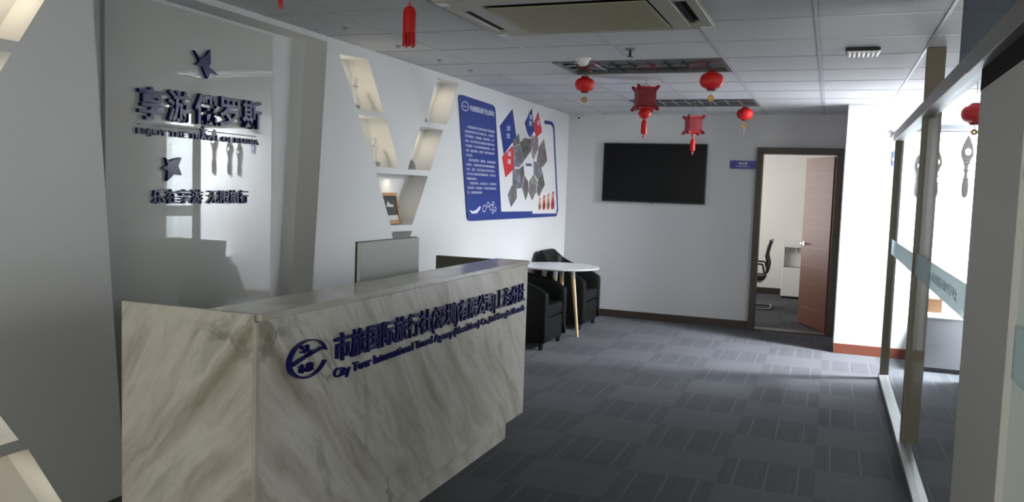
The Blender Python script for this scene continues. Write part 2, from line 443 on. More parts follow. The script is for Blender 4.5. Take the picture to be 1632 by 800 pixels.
# the open door leaf, hinged at the right jamb
ang = math.atan2(10.84 - 10.14, -.29 - .03)
dl = bpy.data.objects.new('door_2', None); COL.objects.link(dl); dl.location = (.026, 10.20, 0); dl.rotation_euler = (0, 0, ang); dl['kind'] = 'structure'; ORG[dl.name] = Vector()
b = MB(); b.box(0, .77, -.02, .02, .012, 2.04)
lf = b.build('door_leaf', M_door, dl, bevel=.003)
b = MB()
for s_ in (-1, 1):
    for zz in (.22, .52, .74, .96): b.box(.05, .72, min(.02 * s_, .0225 * s_), max(.02 * s_, .0225 * s_), zz, zz + .008)
    for k in range(6): b.box(.05, .72, min(.02 * s_, .0215 * s_), max(.02 * s_, .0215 * s_), 1.2 + k * .13, 1.204 + k * .13)
b.build('groove_line', mat('pale_groove_edge', (.36, .19, .13), .4), lf)
b = MB()
for s_ in (-1, 1):
    b.tube((.70, .02 * s_, 1.0), (.70, .065 * s_, 1.0), .012); b.tube((.70, .06 * s_, 1.0), (.58, .06 * s_, 1.0), .009)
    b.tube((.70, .02 * s_, 1.0), (.70, .027 * s_, 1.0), .026, n=18)
hd = b.build('door_handle', M_chrome, lf); hd['label'] = 'chrome lever handle'

# ------------------------------------------------------------------ logo wall: back-painted glass sign
XG = -3.272
sg = thing('logo_glass_sign', (XG, 3.7, 0), 'glossy grey glass sheet with raised navy lettering and stars in the recess behind the counter', 'sign')
MB().box(-3.298, XG, 3.04, 4.31, .02, 2.44).build('glass_sheet', M_signglass, sg, bevel=.002)
RT, UP = (0, 1, 0), (0, 0, 1)
chars = '享游俄罗斯'
for i, c_ in enumerate(chars):
    y0 = 3.225 + i * .196
    text_mesh('letter', c_, (XG, y0, 1.835 + .004 * i), RT, UP, .172, .168, .025, M_navy, sg, .018)
text_line('lettering_word', 'ENJOY THE TRAVEL OF RUSSIA'.split(), ' ', (XG, 3.224, 1.752), RT, UP, .95, .040, .014, M_navy, sg, .012)
b = MB(); b.box(XG, XG + .008, 3.236, 3.66, 1.808, 1.813); b.box(XG, XG + .008, 3.745, 4.15, 1.808, 1.813); b.build('divider_line', M_navy, sg)
def star(cy, cz, pts, d=.02):
    return MB().prism([(XG, cy + a, cz + c) for a, c in pts], (d, 0, 0))
def star5(r, rot=0, ri=.42):
    return [(r * (1 if k % 2 == 0 else ri) * math.sin(rot + k * PI / 5), r * (1 if k % 2 == 0 else ri) * math.cos(rot + k * PI / 5)) for k in range(10)]
star(3.70, 1.810, star5(.030), .012).build('small_star', M_navy, sg)
star(3.70, 2.18, [(-.085, .056), (-.035, .018), (.002, .038), (.037, .078), (.040, .005), (.030, -.015), (.102, -.050), (.038, -.045), (.018, -.082), (-.012, -.040), (-.02, -.025), (-.075, -.02), (-.045, .005)]).build('large_star', M_navy, sg)
star(3.455, 1.60, [(-.045, .05), (-.020, .030), (.012, .042), (.068, .055), (.045, .010), (.068, -.038), (.02, -.030), (-.035, -.072), (-.028, -.02), (-.065, -.005), (-.03, .012)]).build('lower_star', M_navy, sg)
text_line('tagline_letter', list('乐在享游'), '', (XG, 3.323, 1.408), RT, UP, .37, .078, .016, M_navy, sg, .012)
text_line('tagline_letter', list('无限旅行'), '', (XG, 3.738, 1.408), RT, UP, .34, .078, .016, M_navy, sg, .012)
for (yy, zz) in ((3.98, 2.225), (3.66, 2.115)):
    r_ = .022 if yy > 3.9 else .013
    MB().lathe((0, 0, 0), [(r_ * .9, 0), (r_, .004), (r_, .016), (r_ * .7, .02)], 18).build('standoff_screw', M_chrome, sg).matrix_local = Matrix.Translation((0, yy - 3.7, zz)) @ Matrix.Rotation(PI / 2, 4, 'Y')

# ------------------------------------------------------------------ reception counter
ct = thing('reception_counter', (-2.05, 3.6, 0), 'long grey marble reception counter with raised navy company lettering on its front', 'counter')
XC = -1.77
MB().box(XC - .035, XC, 2.277, 4.93, .12, 1.075).build('front_panel', M_marble, ct, bevel=.003)
MB().box(XC - .05, XC - .036, 2.30, 4.72, 0, .12).build('toe_kick', M_marble, ct)
MB().box(-2.36, XC - .0125, 2.262, 2.2765, 0, 1.10).build('end_panel', M_marble, ct, bevel=.003)
MB().box(-1.99, XC + .008, 2.277, 4.935, 1.075, 1.10).build('ledge', M_ledge, ct, bevel=.003)
MB().box(XC - .012, XC + .003, 2.260, 2.2765, .0, 1.0745).build('corner_trim', M_ledge, ct)
b = MB(); b.box(-2.405, -1.991, 4.90, 4.935, 0, 1.095)
b.build('side_panel', [M_inner], ct)
MB().box(-2.36, XC - .04, 2.302, 4.898, .72, .75).build('desk_top', M_inner, ct)
MB().box(-1.99, -1.965, 2.302, 4.898, .752, 1.074).build('inner_panel', M_inner, ct)
CT = XC + .0005
text_line('letter', list('市旅国际旅行社(深圳)有限公司|上海分社'), '', (CT, 2.725, .835), RT, UP, 2.13, .13, .014, M_navy, ct, .014)
text_line('lettering_word', 'City Tour International Travel Agency (ShenZhen) Co.,Ltd Shanghai Branch'.split(), ' ', (CT, 2.725, .778), RT, UP, 2.14, .050, .010, M_navy, ct, .012)
lg = MB()
cy, cz, ro = 2.545, .902, .098
def arc(a0, a1, n=28):
    o_, i_ = [], []
    for k in range(n + 1):
        a = a0 + (a1 - a0) * k / n
        th = .006 + .008 * max(0, math.cos(a - PI * 1.12)) 
        o_.append((cy + ro * 1.22 * math.cos(a), cz + ro * .72 * math.sin(a))); i_.append((cy + (ro * 1.22 - th) * math.cos(a), cz + (ro * .72 - th * .6) * math.sin(a)))
    for k in range(n):
        q = [o_[k], o_[k + 1], i_[k + 1], i_[k]]
        lg.prism([(CT, p[0], p[1]) for p in q], (.018, 0, 0))
arc(math.radians(12), math.radians(340))
for q in ([(-.092, -.012), (-.02, .004), (-.02, .013), (-.092, -.001)], [(-.012, .006), (.085, .022), (.085, .031), (-.012, .015)]):
    lg.prism([(CT, cy + a, cz + c) for a, c in q], (.016, 0, 0))
lgo = lg.build('company_emblem', M_navy, ct)
text_mesh('emblem_letter', 'SL', (CT, cy - .04, cz + .024), RT, UP, .07, .028, .012, M_navy, lgo, .02)
text_mesh('emblem_letter', '市旅', (CT, cy - .05, cz - .050), RT, UP, .09, .034, .012, M_navy, lgo, 0)

# monitor behind the counter
mo = thing('desktop_monitor', (-2.18, 3.9, .75), 'silver-backed desktop monitor seen from behind over the counter ledge', 'monitor')
MB().box(-2.205, -2.185, 3.592, 4.235, .86, 1.254).build('back_shell', M_monback, mo, bevel=.006)
MB().box(-2.212, -2.2055, 3.588, 4.239, .856, 1.2585).build('screen_bezel', M_black, mo, bevel=.002)
MB().prism([(-2.184, 3.84, .90), (-2.184, 3.99, .90), (-2.13, 3.99, .76), (-2.15, 3.99, .76)][:3] + [(-2.13, 3.84, .76)], (-.012, 0, 0)).build('stand', M_monback, mo)
MB().box(-2.27, -2.09, 3.80, 4.03, .7505, .76).build('stand_base', M_monback, mo, bevel=.003)

# ------------------------------------------------------------------ wall poster
XP = XW + .001
pp = thing('wall_poster', (XW, 8.2, 1.8), 'large blue and white company display board with photo collage on the long white wall', 'poster')
def flat(pts, d0, d1): return MB().prism([(XP + d0, a, c) for a, c in pts], (d1 - d0, 0, 0))
flat([(7.50, 2.352), (7.60, 2.3), (9.05, 2.37), (9.40, 2.36), (9.47, 2.3), (9.71, 1.30), (9.62, 1.245), (7.4, 1.245)], 0, .004).build('board', M_posterwhite, pp)
flat([(6.724, 2.345), (6.74, 2.36), (6.815, 2.367), (7.52, 2.353), (7.575, 2.335), (7.592, 2.30), (7.832, 1.313), (8.781, 1.305), (8.772, 1.277), (9.662, 1.267), (9.70, 1.255), (9.632, 1.231), (7.07, 1.236), (7.01, 1.245), (6.985, 1.275)], .0042, .008).build('blue_panel', M_posterblue, pp)
flat([(9.082, 2.345), (9.332, 2.352), (9.41, 2.335), (9.449, 2.295), (9.72, 1.30), (9.66, 1.262), (9.655, 1.290), (9.672, 1.325), (9.405, 2.275), (9.36, 2.305), (9.28, 2.313), (9.087, 2.302)], .0042, .008).build('blue_border', M_posterblue, pp)
def dia(name, pts, m): 
    o_ = flat(pts, .0042, .0085).build(name, m, pp); return o_
dia('blue_diamond', [(8.049, 2.364), (7.719, 2.169), (7.851, 1.894), (8.186, 2.091)], M_posterblue)
dia('blue_diamond', [(8.633, 2.428), (8.431, 2.256), (8.523, 2.161), (8.609, 2.115), (8.743, 2.197)], M_posterblue)
dia('red_diamond', [(8.852, 2.412), (8.706, 2.27), (8.808, 2.125), (9.006, 2.207)], M_posterred)
dia('red_diamond', [(8.094, 1.996), (7.806, 1.866), (7.919, 1.664), (8.094, 1.737), (8.168, 1.757)], M_posterred)
def photo_mat(i):
    m = mat('collage_photo', (.3, .3, .3), .5); t = NT(m); p = t.vmath('ADD', t.pos(), (i * 3.1, i * 1.7, 0)).outputs[0]
    v = t.n('ShaderNodeTexVoronoi'); t.l(p, v.inputs['Vector']); v.inputs['Scale'].default_value = 17
    n = t.noise(p, 14, 4, .7)
    pal = [[(.05, .03, .03), (.22, .13, .10), (.55, .45, .40)], [(.03, .04, .08), (.12, .16, .30), (.55, .55, .6)], [(.02, .02, .03), (.15, .10, .09), (.60, .55, .50)], [(.10, .05, .04), (.40, .27, .20), (.75, .65, .55)]][i % 4]
    c = t.ramp(n, [(.50, pal[0]), (.62, pal[1]), (.82, pal[2])])
    t.color(t.mix(.15, c, v.outputs['Color'])); t.b.inputs['Base Color']
    hs = t.n('ShaderNodeHueSaturation'); hs.inputs['Saturation'].default_value = .45; t.l(t.b.inputs['Base Color'].links[0].from_socket, hs.inputs['Color']); t.color(hs.outputs[0])
    return m
PM = [photo_mat(i) for i in range(4)]
ph = [[(8.26, 2.13), (8.088, 2.05), (8.12, 1.99), (8.30, 2.03)], [(8.12, 1.985), (8.30, 2.02), (8.44, 1.85), (8.30, 1.78), (8.13, 1.78)], [(8.31, 2.04), (8.447, 2.10), (8.63, 2.10), (8.65, 1.97), (8.45, 1.86)],
      [(8.64, 2.10), (8.69, 2.15), (8.87, 2.13), (8.90, 2.02), (8.75, 1.88), (8.66, 1.96)], [(9.076, 2.13), (8.91, 2.02), (8.86, 1.86), (9.05, 1.80), (9.227, 1.89)], [(8.76, 1.87), (8.86, 1.85), (9.0, 1.81), (9.06, 1.76), (8.92, 1.66), (8.78, 1.72)],
      [(9.07, 1.75), (8.94, 1.66), (8.90, 1.52), (8.98, 1.47), (9.166, 1.61)], [(8.77, 1.71), (8.90, 1.64), (8.88, 1.53), (8.75, 1.43), (8.62, 1.53), (8.64, 1.64)], [(8.60, 1.63), (8.61, 1.52), (8.543, 1.43), (8.43, 1.55), (8.49, 1.69)],
      [(8.12, 1.76), (8.30, 1.76), (8.43, 1.80), (8.47, 1.70), (8.41, 1.56), (8.23, 1.55), (8.13, 1.60)], [(8.12, 1.59), (8.25, 1.545), (8.26, 1.45), (8.105, 1.36), (8.004, 1.485)]]
for i, q in enumerate(ph):
    flat(q, .0042, .0088).build('photo', PM[i % 4], pp)
text_mesh('blue_print', '市旅国际', (XP + .006, 8.50, 1.80), RT, UP, .20, .035, .002, M_posterblue, pp, 0)
text_mesh('white_print', '市旅国际旅行社(深圳)', (XP + .009, 6.97, 2.235), RT, UP, .58, .062, .0015, M_print, pp, .01)
rows = ['　市旅国际旅行社深圳有限公司是经国家', '旅游局批准成立的专业旅行社，主要经营', '俄罗斯旅游、出境旅游、国内旅游，会议', '接待，商务考察及各类旅游咨询服务业务', '公司拥有一支专业的旅游服务团队，经验', '丰富，服务周到，深受广大游客信赖好评', '与支持。', '　我们在俄罗斯、莫斯科、圣彼得堡设有', '办事处，为您提供优质的地接旅游服务，', '车队、酒店、餐厅及景点门票均可预订。', '多年来公司始终坚持诚信经营，以客为尊', '的服务理念。', '　享游俄罗斯，乐在旅途中，让您的旅行', '更加轻松、更加愉快、更加难忘的美好回', '忆，欢迎您的到来！']
for i, r_ in enumerate(rows):
    z = 2.085 - i * .0425; y0 = 6.865 + .0078 * i * .75 * 1.35
    full = .715
    text_mesh('white_print', r_.strip('　'), (XP + .009, y0 + (.06 if r_[0] == '　' else 0), z), RT, UP, full * len(r_.strip('　')) / 18.5, .024, .001, M_print, pp, .006)
b = MB()
def ring(b, y, z, r, th, n=18, ry=1):
    for k in range(n):
        a0, a1 = 2 * PI * k / n, 2 * PI * (k + 1) / n
        b.prism([(XP + .009, y + r * math.cos(a0), z + r * ry * math.sin(a0)), (XP + .009, y + r * math.cos(a1), z + r * ry * math.sin(a1)), (XP + .009, y + (r - th) * math.cos(a1), z + (r * ry - th) * math.sin(a1)), (XP + .009, y + (r - th) * math.cos(a0), z + (r * ry - th) * math.sin(a0))], (.002, 0, 0))
ring(b, 6.866, 2.274, .08, .008, ry=.55); b.box(XP + .009, XP + .011, 6.80, 6.93, 2.270, 2.276)
b.build('round_emblem', M_print, pp)
b = MB()
b.prism([(XP + .009, a, c) for a, c in [(7.03, 1.34), (7.11, 1.325), (7.20, 1.345), (7.27, 1.375), (7.29, 1.365), (7.26, 1.335), (7.20, 1.305), (7.08, 1.305)]], (.002, 0, 0))
for (yy, zz, rr) in ((7.38, 1.35, .045), (7.47, 1.385, .035), (7.55, 1.36, .04), (7.60, 1.395, .03), (7.66, 1.34, .03), (7.60, 1.315, .025)): ring(b, yy, zz, rr, .008, 12, ry=.8)
b.build('swan_motif', M_print, pp)
for k, (yy, hh) in enumerate(((9.02, .14), (9.17, .17), (9.325, .19), (9.495, .217))):
    z0 = 1.318; r = hh * .29
    prof = [(.55, 0), (.95, .12), (1.0, .30), (.85, .46), (.55, .56), (.62, .70), (.62, .82), (.4, .95), (.1, 1.0)]
    pts = [(yy + a * r, z0 + c * hh) for a, c in prof] + [(yy - a * r, z0 + c * hh) for a, c in prof[::-1]]
    dd = flat(pts, .0042, .009).build('nesting_doll', M_posterred if k % 2 else mat('doll_ochre', (.50, .24, .08), .5), pp)
    b = MB(); n = 14
    b.prism([(XP + .0092, yy + r * .38 * math.cos(2 * PI * i / n), z0 + hh * .75 + r * .38 * math.sin(2 * PI * i / n)) for i in range(n)], (.001, 0, 0)); b.build('doll_face', mat('doll_cream', (.75, .58, .45), .5), dd)
    b = MB(); b.prism([(XP + .0092, yy + r * .5 * math.cos(2 * PI * i / n), z0 + hh * .28 + r * .6 * math.sin(2 * PI * i / n)) for i in range(n)], (.001, 0, 0)); b.build('doll_apron', mat('doll_dark', (.06, .04, .05), .5), dd)
for (yy, zz, w_, s_) in ((7.90, 2.14, .10, '企业'), (7.90, 2.06, .10, '文化'), (8.56, 2.31, .09, '旅游'), (8.56, 2.24, .09, '服务'), (8.83, 2.27, .08, '团队'), (7.95, 1.88, .10, '诚信'), (7.95, 1.80, .10, '共赢')):
    text_mesh('white_print', s_, (XP + .0092, yy, zz), RT, UP, w_, .055, .001, M_print, pp, .02)

# ------------------------------------------------------------------ things in the niches
def niche_light(n, yc, zc, p):
    a = area(n, (XW - .10, yc, zc), (0, 0, -1), .03, .05, p, (1, .84, .60)); return a
niche_light('niche_lamp', 5.0, 2.405, 1.0); niche_light('niche_lamp', 5.27, 2.022, 1.0); niche_light('niche_lamp', 5.80, 1.60, .15)
niche_light('niche_lamp', 6.25, 2.016, .22); niche_light('niche_lamp', 6.52, 2.445, .28)
niche_light('niche_lamp', 2.49, 2.41, .5); niche_light('niche_lamp', 2.25, 2.02, .5); niche_light('niche_lamp', 2.05, .79, .45); niche_light('niche_lamp', 2.33, .365, .5)
def trophy(y, z, h, label):
    g = thing('crystal_trophy', (XW - .09, y, z), label, 'trophy', 'crystal trophies in the wall niches')
    x = XW - .09
    MB().box(x - .03, x + .03, y - .035, y + .035, z + .001, z + .035).build('base', M_stone, g, bevel=.004)
    b = MB(); b.tube((x, y, z + .0355), (x, y + .01, z + h), .012, .018, 6); b.prism([(x - .008, y - .03, z + h), (x - .008, y + .045, z + h - .01), (x - .008, y + .03, z + h + .05), (x - .008, y - .01, z + h + .06)], (.016, 0, 0))
    b.build('crystal_body', M_crystal, g)
trophy(5.17, 2.0725, .17, 'slim clear crystal trophy on a dark base in the topmost left niche of the V')
trophy(5.47, 1.6805, .15, 'clear crystal trophy on a grey base in the second left niche of the V')
def lump(y, z, label, s):
    g = thing('stone_ornament', (XW - .06, y, z), label, 'ornament', 'small grey ornaments in the wall niches')
    x = XW - .06
    MB().box(x - .03, x + .03, y - .05 * s, y + .05 * s, z + .001, z + .014).build('plinth', M_stone, g, bevel=.002)
    b = MB(); b.lathe((x, y - .01, z + .0145), [(.035 * s, 0), (.045 * s, .012), (.038 * s, .03 * s), (.02 * s, .05 * s), (.006, .062 * s)], 9); b.lathe((x, y + .035 * s, z + .0145), [(.022 * s, 0), (.028 * s, .01), (.015 * s, .03 * s), (.004, .038 * s)], 7)
    b.build('figure', M_stone, g)
lump(6.17, 2.0745, 'small grey stone ornament in the top right niche of the V', .9)
lump(5.96, 1.6755, 'wide grey stone ornament in the lower right niche of the V', 1.3)
pf = thing('picture_frame', (XW - .10, 5.80, 1.235), 'small wooden picture frame with a charcoal picture leaning in the bottom niche', 'picture frame')
def fr(a0, a1, c0, c1, d): return [(a0, c0), (a1, c0), (a1, c1), (a0, c1)]
def rot_pf(b):
    R_ = Matrix.Translation((XW - .10, 5.79, 1.238)) @ Matrix.Rotation(math.radians(-12), 4, 'Y')
    b.v = [R_ @ v for v in b.v]; return b
b = MB(); b.box(-.01, .01, -.13, .13, 0, .025); b.box(-.01, .01, -.13, .13, .225, .25); b.box(-.01, .01, -.13, -.105, .025, .225); b.box(-.01, .01, .105, .13, .025, .225)
rot_pf(b).build('frame', M_pframe, pf)
rot_pf(MB().box(-.006, .004, -.105, .105, .025, .225)).build('picture', M_pic, pf)
b = MB(); b.box(.0042, .0055, -.10, .10, .03, .07); b.prism([(.0042, -.06, .14), (.0042, .05, .135), (.0042, .05, .155), (.0042, 0, .16), (.0042, -.03, .185)], (.001, 0, 0)); rot_pf(b).build('mount', mat('pale_mount_card', (.55, .56, .52), .6), pf)

# ------------------------------------------------------------------ television, door sign
tv = thing('television', (-2.02, Y1, 1.79), 'large black flat screen television mounted on the far wall', 'television')
MB().box(-2.655, -1.395, 10.0, 10.03, 1.436, 2.152).build('screen_housing', M_black, tv, bevel=.006)
MB().box(-2.643, -1.407, 9.997, 9.9999, 1.452, 2.140).build('screen', M_screen, tv)
MB().box(-2.25, -1.80, 10.031, Y1 - .001, 1.6, 1.95).build('wall_bracket', M_conc, tv)
MB().box(-2.05, -2.0, 9.995, 10.02, 1.428, 1.436).build('power_light', M_conc, tv)
ds = thing('door_sign', (-.99, Y1, 1.9), 'small navy blue room name plate beside the open door', 'sign')
MB().box(-1.135, -.842, 10.036, 10.049, 1.872, 1.966).build('plate', mat('blue_sign_plate', (.018, .02, .26), .35), ds, bevel=.002)
text_mesh('name_text', '会议室', (-1.04, 10.0355, 1.921), (1, 0, 0), UP, .105, .030, .001, M_print, ds, .02)
text_mesh('name_text', 'The MeetingRoom', (-1.07, 10.0355, 1.892), (1, 0, 0), UP, .16, .016, .001, M_print, ds, .01)

# ------------------------------------------------------------------ armchairs and round table
def armchair(x, y, label, W=.34, bh=.80):
    g = thing('armchair', (x, y, 0), label, 'armchair', 'black leather tub armchairs by the wall')
    D, T = .62, .095
    path = []; R = .2
    pts = [(D, -W), (R, -W)] + [(R - R * math.sin(a), -W + R - R * math.cos(a)) for a in [PI / 2 * k / 6 for k in range(1, 7)]]
    pts = pts + [(px, -py) for px, py in pts[::-1]]
    # densify the straight arms
    out = []
    for a, b_ in zip(pts, pts[1:]):
        n = 6 if abs(a[0] - b_[0]) > .2 else (4 if abs(a[1] - b_[1]) > .2 else 1)
        for k in range(n): out.append((a[0] + (b_[0] - a[0]) * k / n, a[1] + (b_[1] - a[1]) * k / n))
    out.append(pts[-1]); vs = []; n = len(out)
    for i, (px, py) in enumerate(out):
        a = Vector(out[max(0, i - 1)]); c = Vector(out[min(n - 1, i + 1)]); d = (c - a).normalized(); nr = Vector((-d.y, d.x))  # inward
        ctr = Vector((D * .5, 0)); 
        if (ctr - Vector((px, py))).dot(nr) < 0: nr = -nr
        f = max(0, min(1, (px - .02) / (D - .02))); hh = .67 + (bh - .67) * (1 - f) ** 3 if px > .0 else bh
        hh -= .11 * (f ** 4)
        prof = [(0, .07), (0, hh - .045), (.012, hh - .014), (.04, hh), (T - .04, hh), (T - .012, hh - .014), (T, hh - .045), (T, .20)]
        for off, z in prof: vs.append((x + px + nr.x * off, y + py + nr.y * off, z))
    m_ = 8; fs = []
    for i in range(n - 1):
        for k in range(m_):
            kk = (k + 1) % m_; fs.append((i * m_ + k, (i + 1) * m_ + k, (i + 1) * m_ + kk, i * m_ + kk))
    fs += [tuple(range(m_)), tuple(range((n - 1) * m_, n * m_))[::-1]]
    b = MB(); b.add(vs, fs, True); b.build('tub_shell', M_leather, g, bevel=.008)
    MB().box(x + .10, x + D - .012, y - W + T + .002, y + W - T - .002, .07, .30).build('seat_base', M_leather, g, bevel=.01)
    MB().box(x + .10, x + D - .005, y - W + T + .004, y + W - T - .004, .301, .43).build('seat_cushion', M_leather, g, bevel=.035, seg=4)
    for fx in (.10, D - .06):
        for fy in (-W + .07, W - .07):
            MB().lathe((x + fx, y + fy, 0), [(.018, 0), (.022, .01), (.026, .069)], 12).build('foot', M_black, g)
    return g
armchair(-3.105, 7.80, 'black leather tub armchair nearest the reception counter', .34, .715)
armchair(-3.105, 9.12, 'black leather tub armchair in the far corner, beyond the round table', .355, .86)
TX, TY = -2.66, 8.38
tb = thing('round_table', (TX, TY, 0), 'small round white table with pale wooden legs between the two armchairs', 'table')
MB().lathe((TX, TY, .728), [(.39, 0), (.425, .006), (.43, .014), (.426, .022)], 48).build('table_top', M_tabletop, tb)
fr_ = MB()
for k in range(4):
    a = PI / 2 * k + math.radians(5)
    top = Vector((TX + .15 * math.cos(a), TY + .15 * math.sin(a), .712)); bot = Vector((TX + .23 * math.cos(a), TY + .23 * math.sin(a), 0.0))
    lg_ = MB().tube(bot, top, .013, .024, 14).build('leg', M_beech, tb)
    d = (bot - top).normalized()
    MB().tube(top - d * .005, top + d * .075, .027, .026, 14).build('metal_collar', M_rail, lg_)
    fr_.tube((TX, TY, .718), (top.x, top.y, .718), .01)
fr_.lathe((TX, TY, .711), [(.06, 0), (.06, .016)], 16); fr_.build('underframe', M_black, tb)

# ------------------------------------------------------------------ ceiling fittings
ac = thing('ceiling_air_conditioner', (-1.28, 4.25, CE), 'large cream ceiling cassette air conditioner with dark air slots', 'air conditioner')
b = MB(); AX0, AX1, AY0, AY1, AZ = -1.92, -.65, 3.78, 4.71, 2.462
# frame as ring pieces around slots and grille
gx0, gx1, gy0, gy1 = -1.70, -.88, 4.0, 4.60
b.box(AX0, AX1, AY0, 3.915, AZ, CE - .005); b.box(AX0, AX1, 4.655, AY1, AZ, CE - .005)
b.box(AX0, -1.865, 3.915, 4.655, AZ, CE - .005); b.box(-.70, AX1, 3.915, 4.655, AZ, CE - .005)
b.box(-1.815, gx0 - .012, 3.915, 4.655, AZ, CE - .005); b.box(gx1 + .012, -.77, 3.915, 4.655, AZ, CE - .005)
b.box(-1.865, -1.815, 3.915, 4.02, AZ, CE - .005); b.box(-1.865, -1.815, 4.56, 4.655, AZ, CE - .005)
b.box(-.77, -.70, 3.915, 4.02, AZ, CE - .005); b.box(-.77, -.70, 4.59, 4.655, AZ, CE - .005)
b.build('frame', M_acframe, ac, bevel=.004)
MB().box(AX0 + .03, AX1 - .03, AY0 + .03, AY1 - .03, CE - .010, CE - .002).build('slot_backing', M_gap, ac)
b = MB(); b.box(gx0, gx1, 3.975, 4.628, AZ - .003, AZ + .004)
for k in range(26): b.box(gx0 + .02, gx1 - .02, 3.995 + k * .0236, 4.0 + k * .0236, AZ - .0045, AZ - .003)
b.build('intake_grille', M_ac, ac, bevel=.002)
for x0 in (-1.862, -.767):
    MB().box(x0 + .008, x0 + .032, 4.03, 4.55, AZ + .008, AZ + .013).build('vane', M_gap, ac)
for (cx_, cy_) in ((AX1 - .04, AY1 - .05), (AX0 + .04, AY1 - .05), (AX1 - .04, AY0 + .05), (AX0 + .04, AY0 + .05)):
    MB().box(cx_ - .03, cx_ + .03, cy_ - .035, cy_ + .035, AZ - .004, AZ - .0005).build('corner_cap', M_whiteplastic, ac, bevel=.003)

def louver(y0, y1, label):
    g = thing('louvre_light', ((FX0 + FX1) / 2, (y0 + y1) / 2, CE), label, 'ceiling light', 'unlit louvre ceiling lights')
    b = MB(); e = .03
    b.box(FX0, FX1, y0, y0 + e, CE - .008, CE + .05); b.box(FX0, FX1, y1 - e, y1, CE - .008, CE + .05)
    b.box(FX0, FX0 + e, y0 + e, y1 - e, CE - .008, CE + .05); b.box(FX1 - e, FX1, y0 + e, y1 - e, CE - .008, CE + .05)
    b.build('frame', M_lvframe, g)
    b = MB(); b.box(FX0 + .01, FX1 - .01, y0 + .01, y1 - .01, CE + .10, CE + .11)
    b.box(FX0 + .01, FX0 + .02, y0 + .01, y1 - .01, CE + .05, CE + .10); b.box(FX1 - .02, FX1 - .01, y0 + .01, y1 - .01, CE + .05, CE + .10)
    b.box(FX0 + .01, FX1 - .01, y0 + .01, y0 + .02, CE + .05, CE + .10); b.box(FX0 + .01, FX1 - .01, y1 - .02, y1 - .01, CE + .05, CE + .10)
    b.build('housing', M_louver, g)
    b = MB(); n = 9
    for k in range(1, n):
        x = FX0 + e + (FX1 - FX0 - 2 * e) * k / n
        b.prism([(x - .009, y0 + e, CE + .0), (x + .009, y0 + e, CE + .0), (x + .002, y0 + e, CE + .045), (x - .002, y0 + e, CE + .045)], (0, y1 - y0 - 2 * e, 0))
    for k in (1, 2):
        yy = y0 + e + (y1 - y0 - 2 * e) * k / 3
        b.prism([(FX0 + e, yy - .012, CE + .001), (FX0 + e, yy + .012, CE + .001), (FX0 + e, yy + .003, CE + .046), (FX0 + e, yy - .003, CE + .046)], (FX1 - FX0 - 2 * e, 0, 0))
    b.build('louvre_blades', M_louver, g)
    for k in range(3):
        yy = y0 + .12 + k * .19
        MB().tube((FX0 + .05, yy, CE + .075), (FX1 - .05, yy, CE + .075), .012, n=12).build('lamp_tube', M_tube, g)
louver(*holes[0], 'unlit mirrored louvre ceiling light nearer the air conditioner')
louver(*holes[1], 'unlit mirrored louvre ceiling light nearer the television wall')

sd = thing('smoke_detector', (-1.72, 5.80, CE), 'round white smoke detector beside the nearer louvre light', 'smoke detector')
MB().lathe((-1.72, 5.80, CE - .014), [(.05, 0), (.055, .006), (.055, .0135)], 28).build('base', M_whiteplastic, sd)
MB().lathe((-1.72, 5.80, CE - .055), [(.022, 0), (.036, .012), (.044, .03), (.044, .0405)], 28).build('sensor_dome', M_whiteplastic, sd)
sp = thing('fire_sprinkler', (-1.30, 5.47, CE), 'small dark fire sprinkler head on the ceiling between air conditioner and louvre light', 'sprinkler')
MB().lathe((-1.30, 5.47, CE - .008), [(.036, 0), (.038, .004), (.030, .0075)], 20).build('escutcheon', M_conc, sp)
b = MB(); b.tube((-1.30, 5.47, CE - .0085), (-1.30, 5.47, CE - .05), .009); b.lathe((-1.30, 5.47, CE - .055), [(.020, 0), (.022, .004)], 14); b.build('nozzle', M_black, sp)
vt = thing('ceiling_air_vent', (.13, 5.72, CE), 'small white ribbed fitting with a dark edge on the ceiling near the glass partition', 'vent')
MB().box(.03, .23, 5.63, 5.80, CE - .025, CE - .0045).build('housing', M_black, vt, bevel=.006)
b = MB()
for k in range(7): b.tube((.05 + k * .027, 5.64, CE - .030), (.05 + k * .027, 5.80, CE - .030), .011, n=10)
b.build('slat', M_whiteplastic, vt)
hk = None
for (x, y, hl) in ((-2.846, 4.451, 'tiny metal ceiling hook nearest the recess, first of the row along the niche wall'), (-2.834, 5.10, 'tiny metal ceiling hook above the left arm of the V, second from the recess'), (-2.824, 5.72, 'tiny metal ceiling hook third from the recess, above the middle of the V'), (-2.806, 6.26, 'tiny metal ceiling hook farthest along the niche wall, near the poster')):
    if hk is None:
        b = MB(); b.lathe((0, 0, -.012), [(.018, 0), (.022, .006), (.022, .009)], 14); b.path([(0, 0, -.012), (.006, 0, -.025), (.0, 0, -.034), (-.008, 0, -.026)], .003, 6)
        hk = b.build('ceiling_hook', M_conc); o = hk
    else: o = hk.copy(); COL.objects.link(o)
    o.location = (x, y, CE + .0025); o.scale = (1, 1, .6); props(o, hl, 'hook', 'ceiling hooks above the niche wall')
cm = thing('security_camera', (-2.99, Y1, 2.45), 'tiny white security camera at the top corner of the far wall', 'security camera')
MB().box(-3.02, -2.96, 10.0, 10.049, 2.44, 2.485).build('body', M_whiteplastic, cm, bevel=.006)
MB().tube((-2.99, 9.999, 2.455), (-2.99, 9.985, 2.452), .014, .012).build('lens', M_black, cm)

